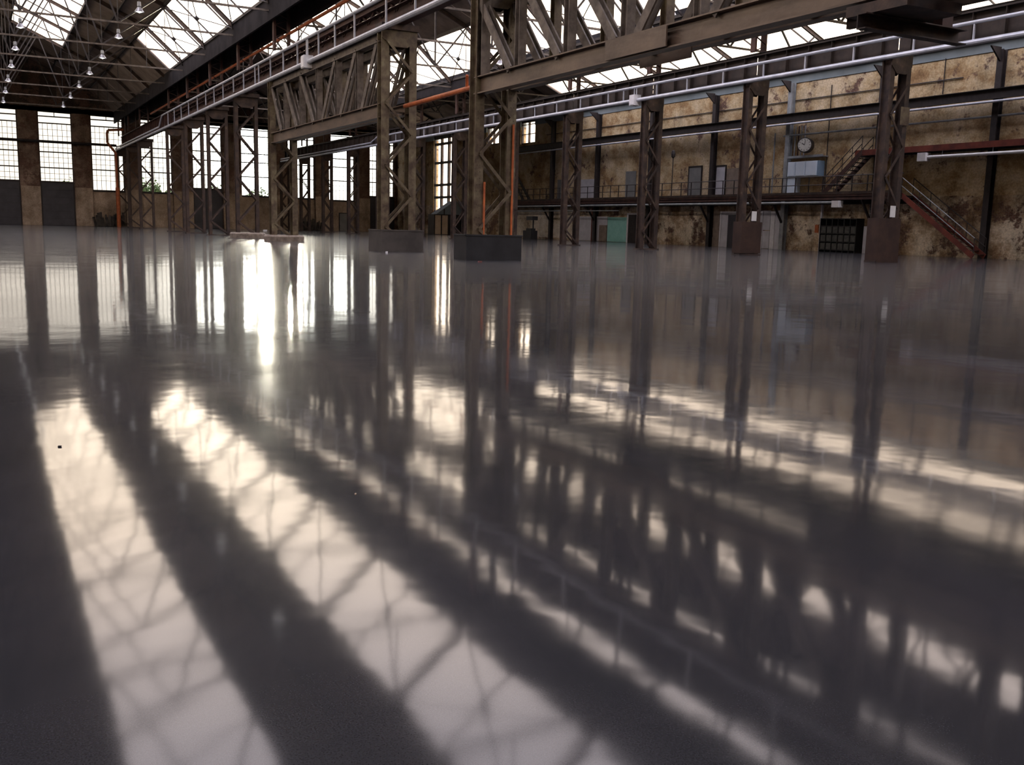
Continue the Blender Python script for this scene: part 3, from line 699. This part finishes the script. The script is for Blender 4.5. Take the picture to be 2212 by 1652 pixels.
single('junction_box', MB().box(GX-.2, GX+.2, 42.6, 43.15, 2.68, 3.08), 'white', 'small white junction box under the gallery edge', 'junction box')
single('gallery_pipe', MB().tube((GX+.1, 66, 2.55), (GX+.1, 86.4, 2.55), .05), 'greypipe', 'thin green grey pipe low beneath the far gallery', 'pipe')

def stair(name, p, q, x0, x1, label, nst, m, rails=True):
    """p low (y,z), q high"""
    t = thing(name, ((x0+x1)/2, p[0], p[1]), label, 'stair')
    for x in (x0, x1): part('stringer', MB().bar((x, p[0], p[1]), (x, q[0], q[1]), .05, .28, (0, 0, 1)), m, t, label='red painted stringer' if m == 'redpaint' else None)
    tm = MB().box(x0+.03, x1-.03, -.13, .13, -.015, .015).mesh('tread')
    for k in range(nst):
        f = (k+.5)/nst; ob = place('tread', tm, 'dark', t, (0, p[0]+(q[0]-p[0])*f, p[1]+(q[1]-p[1])*f)); ob.matrix_parent_inverse = Matrix.Translation(-Vector(t.location))
    for x in (x0, x1):
        for h in (.95, .5): part('handrail', MB().tube((x, p[0], p[1]+h), (x, q[0], q[1]+h), .025, 6), 'greypipe' if x == x0 and rails else 'dark', t)
        for k in range(5):
            f = k/4; yy, zz = p[0]+(q[0]-p[0])*f, p[1]+(q[1]-p[1])*f
            part('rail_post', MB().tube((x, yy, zz), (x, yy, zz+.95), .022, 6), 'dark', t)
stair('steel_stair', (33.4, .1), (38.3, 3.35), 45.55, 46.5, 'steel stair with red stringer and pale handrails rising from floor to gallery', 16, 'redpaint')
stair('upper_stair', (44.3, 3.5), (41.5, 5.85), 45.7, 46.6, 'upper rust red stair rising from the gallery to the red beam platform', 11, 'redrust', False)
t = thing('red_platform', (46.1, 32, 5.8), 'long red oxide beam platform fixed high on the wall above the stair', 'platform')
part('edge_beam', MB().csec((45.7, 12, 5.83), (45.7, 42.0, 5.83), .32, .14, .02), 'redpaint', t)
part('deck', MB().box(45.72, XW-.03, 12, 42.0, 5.90, 5.97), 'dark', t)
part('bearer', MB().box(46.2, 46.35, 12, 42, 5.60, 5.9), 'dark', t)
t2 = single('platform_pipe', MB().tube((45.75, 12, 5.36), (45.75, 36.95, 5.36), .085), 'white', 'white pipe hanging below the red beam platform', 'pipe')
for y in (36, 33, 30.5): part('hanger', MB().tube((45.75, y, 5.4), (45.75, y, 5.7), .02, 6), 'greypipe', t2)
single('junction_box', MB().box(45.55, 45.95, 36.9, 37.45, 5.15, 5.6), 'white', 'white junction box at the end of the pipe below the red platform', 'junction box')

# clock and pale blue cabinets
t = thing('wall_clock', (46.3, 46.75, 6.6), 'round double sided wall clock with pale face in a dark drum', 'clock')
c = MB().tube((46.05, 46.45, 6.6), (46.55, 46.75, 6.6), .47, 28); part('drum', c, 'dark', t)
fd = Vector((-.5, -.3, 0)).normalized(); fc = Vector((46.05, 46.45, 6.6))+fd*.006
part('face', MB().tube(fc, fc+fd*.01, .41, 28), 'clockface', t)
up_ = Vector((0, 0, 1)); sd = fd.cross(up_).normalized()
for (a, L, wd) in ((55, .2, .035), (-8, .3, .03)):
    d = sd*math.sin(math.radians(a))+up_*math.cos(math.radians(a)); part('hand', MB().bar(fc+fd*.02, fc+fd*.02+d*L, wd, .01, tuple(fd)), 'dark', t)
tk = MB()
for k in range(12):
    d = sd*math.sin(k*math.pi/6)+up_*math.cos(k*math.pi/6); tk.bar(fc+fd*.014+d*.30, fc+fd*.014+d*.38, .03, .006, tuple(fd))
part('hour_marks', tk, 'dark', t)
part('bracket', MB().bar((46.5, 46.7, 6.6), (XW, 46.9, 6.6), .08, .08), 'dark', t)
t = thing('pale_blue_cabinet', (46.5, 46.8, 4.6), 'pale blue L shaped wall cabinet of square boxes under the clock', 'cabinet')
for (a, b) in ((47.42, 48.1), (46.55, 47.4), (45.55, 46.53)):
    part('box', MB().box(46.35, XW-.02, a, b, 4.68, 5.62), 'palebluebox', t); part('door', MB().box(46.32, 46.35, a+.05, b-.05, 4.74, 5.56), 'palebluebox', t)
part('leg_duct', MB().box(46.40, XW-.02, 47.42, 48.1, 3.6, 4.67), 'palebluebox', t)
part('side_panel', MB().box(46.35, XW-.02, 45.44, 45.54, 4.68, 5.62), 'blueside', t)
t = single('cable_tray', MB().box(46.4, XW-.02, 45.2, 48.3, 5.86, 5.92).box(46.4, 46.43, 45.2, 48.3, 5.92, 6.0), 'greypipe', 'grey cable tray shelf between clock and pale blue cabinet', 'cable tray')
for i, y in enumerate((48.05, 47.75, 47.5, 47.2)): single('riser_pipe', MB().tube((XW-.12, y, 5.95), (XW-.12, y, 7.9), .04, 8), ['greypipe', 'redrust', 'greypipe', 'galv'][i], ['grey riser pipe farthest left beside the clock', 'reddish riser pipe beside the clock', 'grey riser pipe right of the reddish one by the clock', 'bright riser pipe nearest the clock drum'][i], 'pipe', 'riser pipes beside the clock')
single('white_downpipe', MB().tube((XW-.12, 49.9, 3.6), (XW-.12, 49.9, 7.6), .05, 8), 'greypipe', 'pale downpipe on the gallery left of the riser pipes', 'pipe')

# doors and panels on the gallery level
def panel(name, y0, y1, z0, z1, m, label, cat, th=.06, fr=True, x=XW):
    t = thing(name, (x-.05, (y0+y1)/2, z0), label, cat)
    part('leaf', MB().box(x-th, x-.001, y0, y1, z0, z1), m, t)
    if fr:
        f = MB().box(x-th-.03, x-.001, y0-.08, y0, z0, z1+.08).box(x-th-.03, x-.001, y1, y1+.08, z0, z1+.08).box(x-th-.03, x-.001, y0, y1, z1, z1+.08)
        part('frame', f, 'dark', t)
    return t
panel('gallery_door', 57.4, 58.8, 3.36, 5.75, 'greydoor', 'plain grey door on the gallery beside the thin mast', 'door')
panel('grey_panel', 65.6, 67.0, 3.36, 5.75, 'greydoor', 'tall grey panel on the gallery above the teal board', 'panel', fr=False)
panel('mesh_panel', 54.75, 55.7, 3.36, 5.68, 'lilac', 'pale gridded panel on the gallery beside a wall column', 'panel')
panel('grey_panel', 53.4, 54.6, 3.36, 5.5, 'brownboard', 'dull brown grey panel right of the pale gridded panel', 'panel', fr=False)
panel('grey_panel', 76.3, 77.8, 3.36, 5.4, 'greydoor', 'dim grey panel at the far end of the gallery', 'panel', fr=False)
panel('lilac_board', 71.3, 74.2, 3.36, 5.3, 'lilac', 'wide lilac grey board on the gallery between far wall columns', 'panel', fr=False)
t = thing('mast', (46, 58.3, 3.4), 'thin dark mast with a small head standing on the gallery', 'mast')
part('pole', MB().tube((45.9, 59.6, 3.33), (45.9, 59.6, 6.5), .035, 6), 'dark', t); part('head', MB().lathe(45.9, 59.6, [(.03, 6.4), (.14, 6.5), (.16, 6.7), (.12, 6.95), (.03, 7.0)], 8), 'dark', t)
# ground level doors and panels
def wallpanel(name, y0, y1, z0, z1, m, label, cat='panel', th=.08): return panel(name, y0, y1, z0, z1, m, label, cat, th, False, XW-.02)
wallpanel('lilac_board', 69.35, 74.1, .02, 2.1, 'lilac', 'lilac grey board at floor level with a red paint run')
wallpanel('teal_board', 66.55, 69.3, .02, 2.05, 'teal', 'teal painted board standing against the wall')
wallpanel('brown_door', 69.36, 70.5, .02, 1.38, 'brownboard', 'low brown door leaning against the lilac board', 'door', .14)
t = thing('white_door_frame', (XW-.1, 65.7, 0), 'white frame around a dark opening right of the teal board', 'door frame')
part('frame', MB().box(XW-.12, XW-.02, 66.3, 66.5, 0, 2.4).box(XW-.12, XW-.02, 64.9, 65.05, 0, 2.4).box(XW-.12, XW-.02, 65.05, 66.3, 2.25, 2.4), 'white', t)
part('dark_leaf', MB().box(XW-.09, XW-.03, 65.05, 66.3, 0, 2.25), 'dark', t)
single('red_pipe', MB().tube((XW-.2, 71.6, 0), (XW-.2, 71.6, 2.9), .05, 8), 'redpaint', 'thin red pipe in front of the lilac grey board', 'pipe')
d = struct('door_7', loc=(XW, 53.9, 0))
part('door_leaf', MB().box(XW-.07, XW-.03, 52.9, 54.1, 0, 2.25), 'doorgrey', d)
part('door_frame', MB().box(XW-.12, XW-.03, 54.1, 54.9, 0, 2.5).box(XW-.12, XW-.03, 52.6, 52.9, 0, 2.5).box(XW-.12, XW-.03, 52.9, 54.1, 2.25, 2.5), 'lilac', d)
part('edge_strip', MB().box(XW-.16, XW-.12, 54.8, 54.92, 0, 2.5), 'white', d)
t = thing('white_board_wall', (XW-.1, 50, 0), 'patched white boarded wall section right of the slate door', 'panel')
for k, (a, b, z0, z1, m) in enumerate(((50.6, 51.3, 0, .85, 'white'), (50.6, 51.3, .87, 2.55, 'lilac'), (49.9, 50.55, .02, 1.2, 'lilac'), (49.9, 50.55, 1.25, 2.55, 'lilac'), (49.45, 49.85, 0, 2.5, 'white'), (48.75, 49.4, 0, 2.55, 'lilac'))):
    part('board', MB().box(XW-.09, XW-.021, a, b, z0, z1), m, t)
t = thing('sloping_stay', (XW-.1, 55.9, 0), 'light vertical board beside the wall column left of the slate door', 'panel')
part('board', MB().box(XW-.08, XW-.021, 55.05, 55.7, 0, 2.5), 'brownboard', t)
single('orange_sign', MB().box(XW-.06, XW-.021, 45.55, 45.85, 1.15, 1.65), 'orange', 'small faded orange plate on the wall left of the dark rack', 'sign')
# dark pigeon-hole rack
t = thing('dark_rack', (46.5, 43.3, 0), 'dark steel pigeon hole rack against the wall near the stair', 'rack')
for z in (.1, .6, 1.1, 1.55, 2.0): part('shelf', MB().box(46.2, XW-.05, 41.9, 44.8, z, z+.05), 'plate', t)
for k in range(7):
    y = 41.9+2.85*k/6; part('upright', MB().box(46.2, XW-.05, y, y+.05, 0, 2.05), 'plate', t)
part('back', MB().box(XW-.09, XW-.05, 41.9, 44.8, .1, 2.05), 'dark', t)
bm_ = MB().box(46.23, XW-.1, .04, .40, .0, .38).mesh('bin'); cnt = 0
for r in range(3):
    for k in range(6):
        y = 41.94+2.85*k/6; z = (.16, .66, 1.16)[r]
        o = place('storage_bin', bm_, 'bin', None, (0, y, z)); o['category'] = 'bin'; o['group'] = 'bins in the dark rack'; o['label'] = 'sooty square bin in the %s row of the dark rack, %s from the right' % (('bottom', 'middle', 'top')[r], ORD[k])
single('pale_post', MB().box(46.5, 46.62, 45.0, 45.12, 0, 2.9), 'lilac', 'pale upright post at the left side of the dark rack', 'post')
single('pale_post', MB().box(46.5, 46.7, 41.35, 41.6, 0, 1.6), 'lilac', 'short pale block post at the right side of the dark rack', 'post')
t = thing('ladder', (46.5, 41.2, 0), 'narrow steel ladder between rack and the plated column', 'ladder')
for y in (40.85, 41.25): part('rail', MB().box(46.5, 46.55, y, y+.04, 0, 2.9), 'greypipe', t)
for k in range(9): part('rung', MB().tube((46.52, 40.85, .25+.3*k), (46.52, 41.29, .25+.3*k), .015, 6), 'greypipe', t)
# machine under the far gallery
t = thing('bench_machine', (45, 79.5, 0), 'small dark machine with raised head standing by the far wall', 'machine')
part('base', MB().box(44.8, 45.5, 78.9, 80.4, 0, .75).box(44.9, 45.4, 79.1, 80.0, .75, .95), 'plate', t); part('column', MB().tube((45.2, 79.2, .9), (45.2, 79.2, 2.0), .07, 8), 'plate', t)
part('head', MB().box(44.9, 45.5, 78.9, 80.0, 1.7, 2.05), 'plate', t)
# cabinet booth with slanted grey glass hood near the far window
t = thing('booth', (44.5, 98.6, 0), 'cream boarded booth with a slanted grey glass hood by the far side window', 'booth')
part('door', MB().box(43.62, 44.30, 97.95, 98.0, .05, 2.1), 'cream', t); part('door', MB().box(44.44, 45.12, 97.95, 98.0, .05, 2.1), 'cream', t)
part('frame', MB().box(43.5, 43.6, 97.92, 98.05, 0, 2.1).box(44.31, 44.43, 97.92, 98.05, 0, 2.1).box(45.13, 45.25, 97.92, 98.05, 0, 2.1).box(43.5, 46.8, 97.9, 98.05, 2.1, 2.2), 'dark', t)
part('body', MB().box(43.5, 46.8, 98.05, 99.6, 0, 2.2), 'plate2', t); part('side_panel', MB().box(45.26, 46.8, 97.95, 98.04, 0, 2.1), 'plate', t)
part('hood', MB().extr((0, 98.0, 0), (0, 99.5, 0), [Vector((43.75, 0, 2.2)), Vector((46.8, 0, 2.2)), Vector((46.8, 0, 3.65)), Vector((45.9, 0, 3.65))]), 'bluegrey', t)
for x, z in ((44.7, 2.8), (45.8, 3.55)): part('hood_bar', MB().box(x-.05, x+.05, 97.95, 98.0, 2.2, z), 'dark', t)
t = thing('leaning_ladder', (46.2, 82, 3.4), 'dark stair ladder sloping down to the far end of the gallery', 'ladder')
for x in (45.9, 46.6): part('rail', MB().bar((x, 85.6, 6.4), (x, 82.3, 3.45), .06, .3), 'dark', t)
for k in range(9): part('rung', MB().box(45.93, 46.57, 82.45+k*.37, 82.65+k*.37, 3.6+k*.33, 3.64+k*.33), 'dark', t)
t = thing('whitewash_patch', (XW-.04, 81, 0), 'pale whitewashed plaster patch low on the far wall behind the small dark machine', 'plaster patch')
part('plaster', MB().box(XW-.06, XW-.021, 74.6, 85.6, .15, 2.75), 'whitewash', t)

# ------------------------------------------------------------------ scrap heaps by the end wall
def heap(x0, x1, lab):
    t = thing('scrap_heap', ((x0+x1)/2, DY-.8, 0), lab, 'scrap heap', 'dark heaps by the end wall')
    x = x0
    while x < x1:
        wd = random.uniform(.12, .3); h = random.uniform(.9, 1.55)
        part('scrap_piece', MB().bar((x, DY-.9+random.uniform(-.2, .2), 0), (x+random.uniform(-.25, .25), DY-.6, h), wd, .18), 'rubble', t); x += wd*.8
heap(11.3, 14.4, 'ragged dark heap against the wall below the third window')
heap(34.2, 36.7, 'ragged dark heap against the wall below the window left of the small grey door')

# ------------------------------------------------------------------ hanging lamps
def lampparts():
    P = [('shade', MB().lathe(0, 0, [(.06, -.18), (.12, -.26), (.30, -.52), (.31, -.52), (.13, -.24), (.05, -.16)], 14).mesh('shade'), 'shade'),
         ('housing', MB().lathe(0, 0, [(.01, .12), (.11, .12), (.13, -.16), (.01, -.16)], 10).mesh('housing'), 'greypipe'),
         ('rod', MB().tube((0, 0, .1), (0, 0, .56), .02, 6).mesh('rod'), 'dark'),
         ('lens', MB().lathe(0, 0, [(.01, -.30), (.15, -.36), (.24, -.48), (.01, -.58)], 12).mesh('lens'), 'bulb')]
    return P
LP = lampparts()
def lamp(x, y, z, lab, grp):
    t = thing('bay_lamp', (x, y, z), lab, 'lamp', grp)
    for n_, me, m in LP: place(n_, me, m, t, (0, 0, 0))
    t.scale = (.75, .75, .75)
for n in range(0, 10):
    k = 9-n
    lamp(7.35, YN(n), TZ-.45, 'bay lamp in the right lamp row of the left hall, %s from end wall' % ORD[k], 'bay lamps of the left hall')
    if n > 3: lamp(2.5, YN(n), TZ-.45, 'bay lamp in the left lamp row of the left hall, %s from end wall' % ORD[k], 'bay lamps of the left hall')
for n in (1, 3, 5, 7): lamp(19.8, YN(n), 10.7, 'bay lamp in the left part of the middle hall, %s from the camera' % ORD[(n-1)//2], 'bay lamps of the middle hall')
for n in (1, 3, 5, 7): lamp(27.0, YN(n), 10.7, 'bay lamp in the right part of the middle hall, %s from the camera' % ORD[(n-1)//2], 'bay lamps of the middle hall')

# ------------------------------------------------------------------ trees outside
lm = None
def tree(x, y, h, r, lab):
    t = thing('tree', (x, y, -.3), lab, 'tree', 'trees outside the end wall')
    part('trunk', MB().lathe(x, y, [(.22, -.3), (.15, h*.5), (.05, h*.8)], 8), 'bark', t)
    mb = MB()
    for i in range(900):
        a = random.uniform(0, 6.283); b = random.gauss(0, .45); rr = r*random.random()**.4
        c = Vector((x+rr*math.cos(a)*math.cos(b), y+rr*math.sin(a)*math.cos(b), h-r+rr*math.sin(b)*1.1))
        u = Vector((random.gauss(0, 1), random.gauss(0, 1), random.gauss(0, 1))).normalized()*.22; v = u.cross(Vector((random.gauss(0, 1), random.gauss(0, 1), 1))).normalized()*.16
        n = len(mb.v); mb.v += [tuple(c-u), tuple(c+v), tuple(c+u), tuple(c-v)]; mb.f.append((n, n+1, n+2, n+3))
    o = part('foliage', mb, 'leaf', t, kind='stuff')
for x, y, h, r, lab in ((11.2, 146, 6.0, 1.7, 'green tree outside seen at the lower right of the second end window'), (21.2, 148, 6.6, 2.0, 'green tree outside behind the fourth end window'),
  (31.6, 150, 6.4, 2.2, 'green tree outside behind the sixth window'), (38.5, 152, 6.2, 2.6, 'green tree outside low behind the bright window beside the plinths'), (26.4, 158, 5.6, 1.7, 'smaller green tree outside behind the door window')):
    tree(x, y, h, r, lab)

# ------------------------------------------------------------------ small litter on the floor
def chip(x, y, w, h, m, lab, seed):
    random.seed(seed); pts = [Vector((w*math.cos(a)*random.uniform(.6, 1), w*random.uniform(.5, .9)*math.sin(a), 0)) for a in [k*math.pi/4 for k in range(8)]]
    mb = MB().extr((x, y, 0), (x+.2*w, y, h), pts); single('debris_chip', mb, m, lab, 'debris')
chip(25.7, 100.4, .30, .14, 'white', 'small white lump on the far floor right of the round plinths', 1)
chip(.27, 4.81, .009, .006, 'dark', 'tiny dark crumb on the floor in the left reflection band', 2)
chip(1.24, 3.52, .005, .004, 'cream', 'tiny pale chip on the floor beside the wide reflection band', 3)
chip(12.95, 25.8, .08, .03, 'redpaint', 'reddish scrap on the floor before the near black box footing', 4)
chip(13.04, 33.6, .05, .05, 'white', 'small white scrap on the floor before the brown grey box footing', 5)
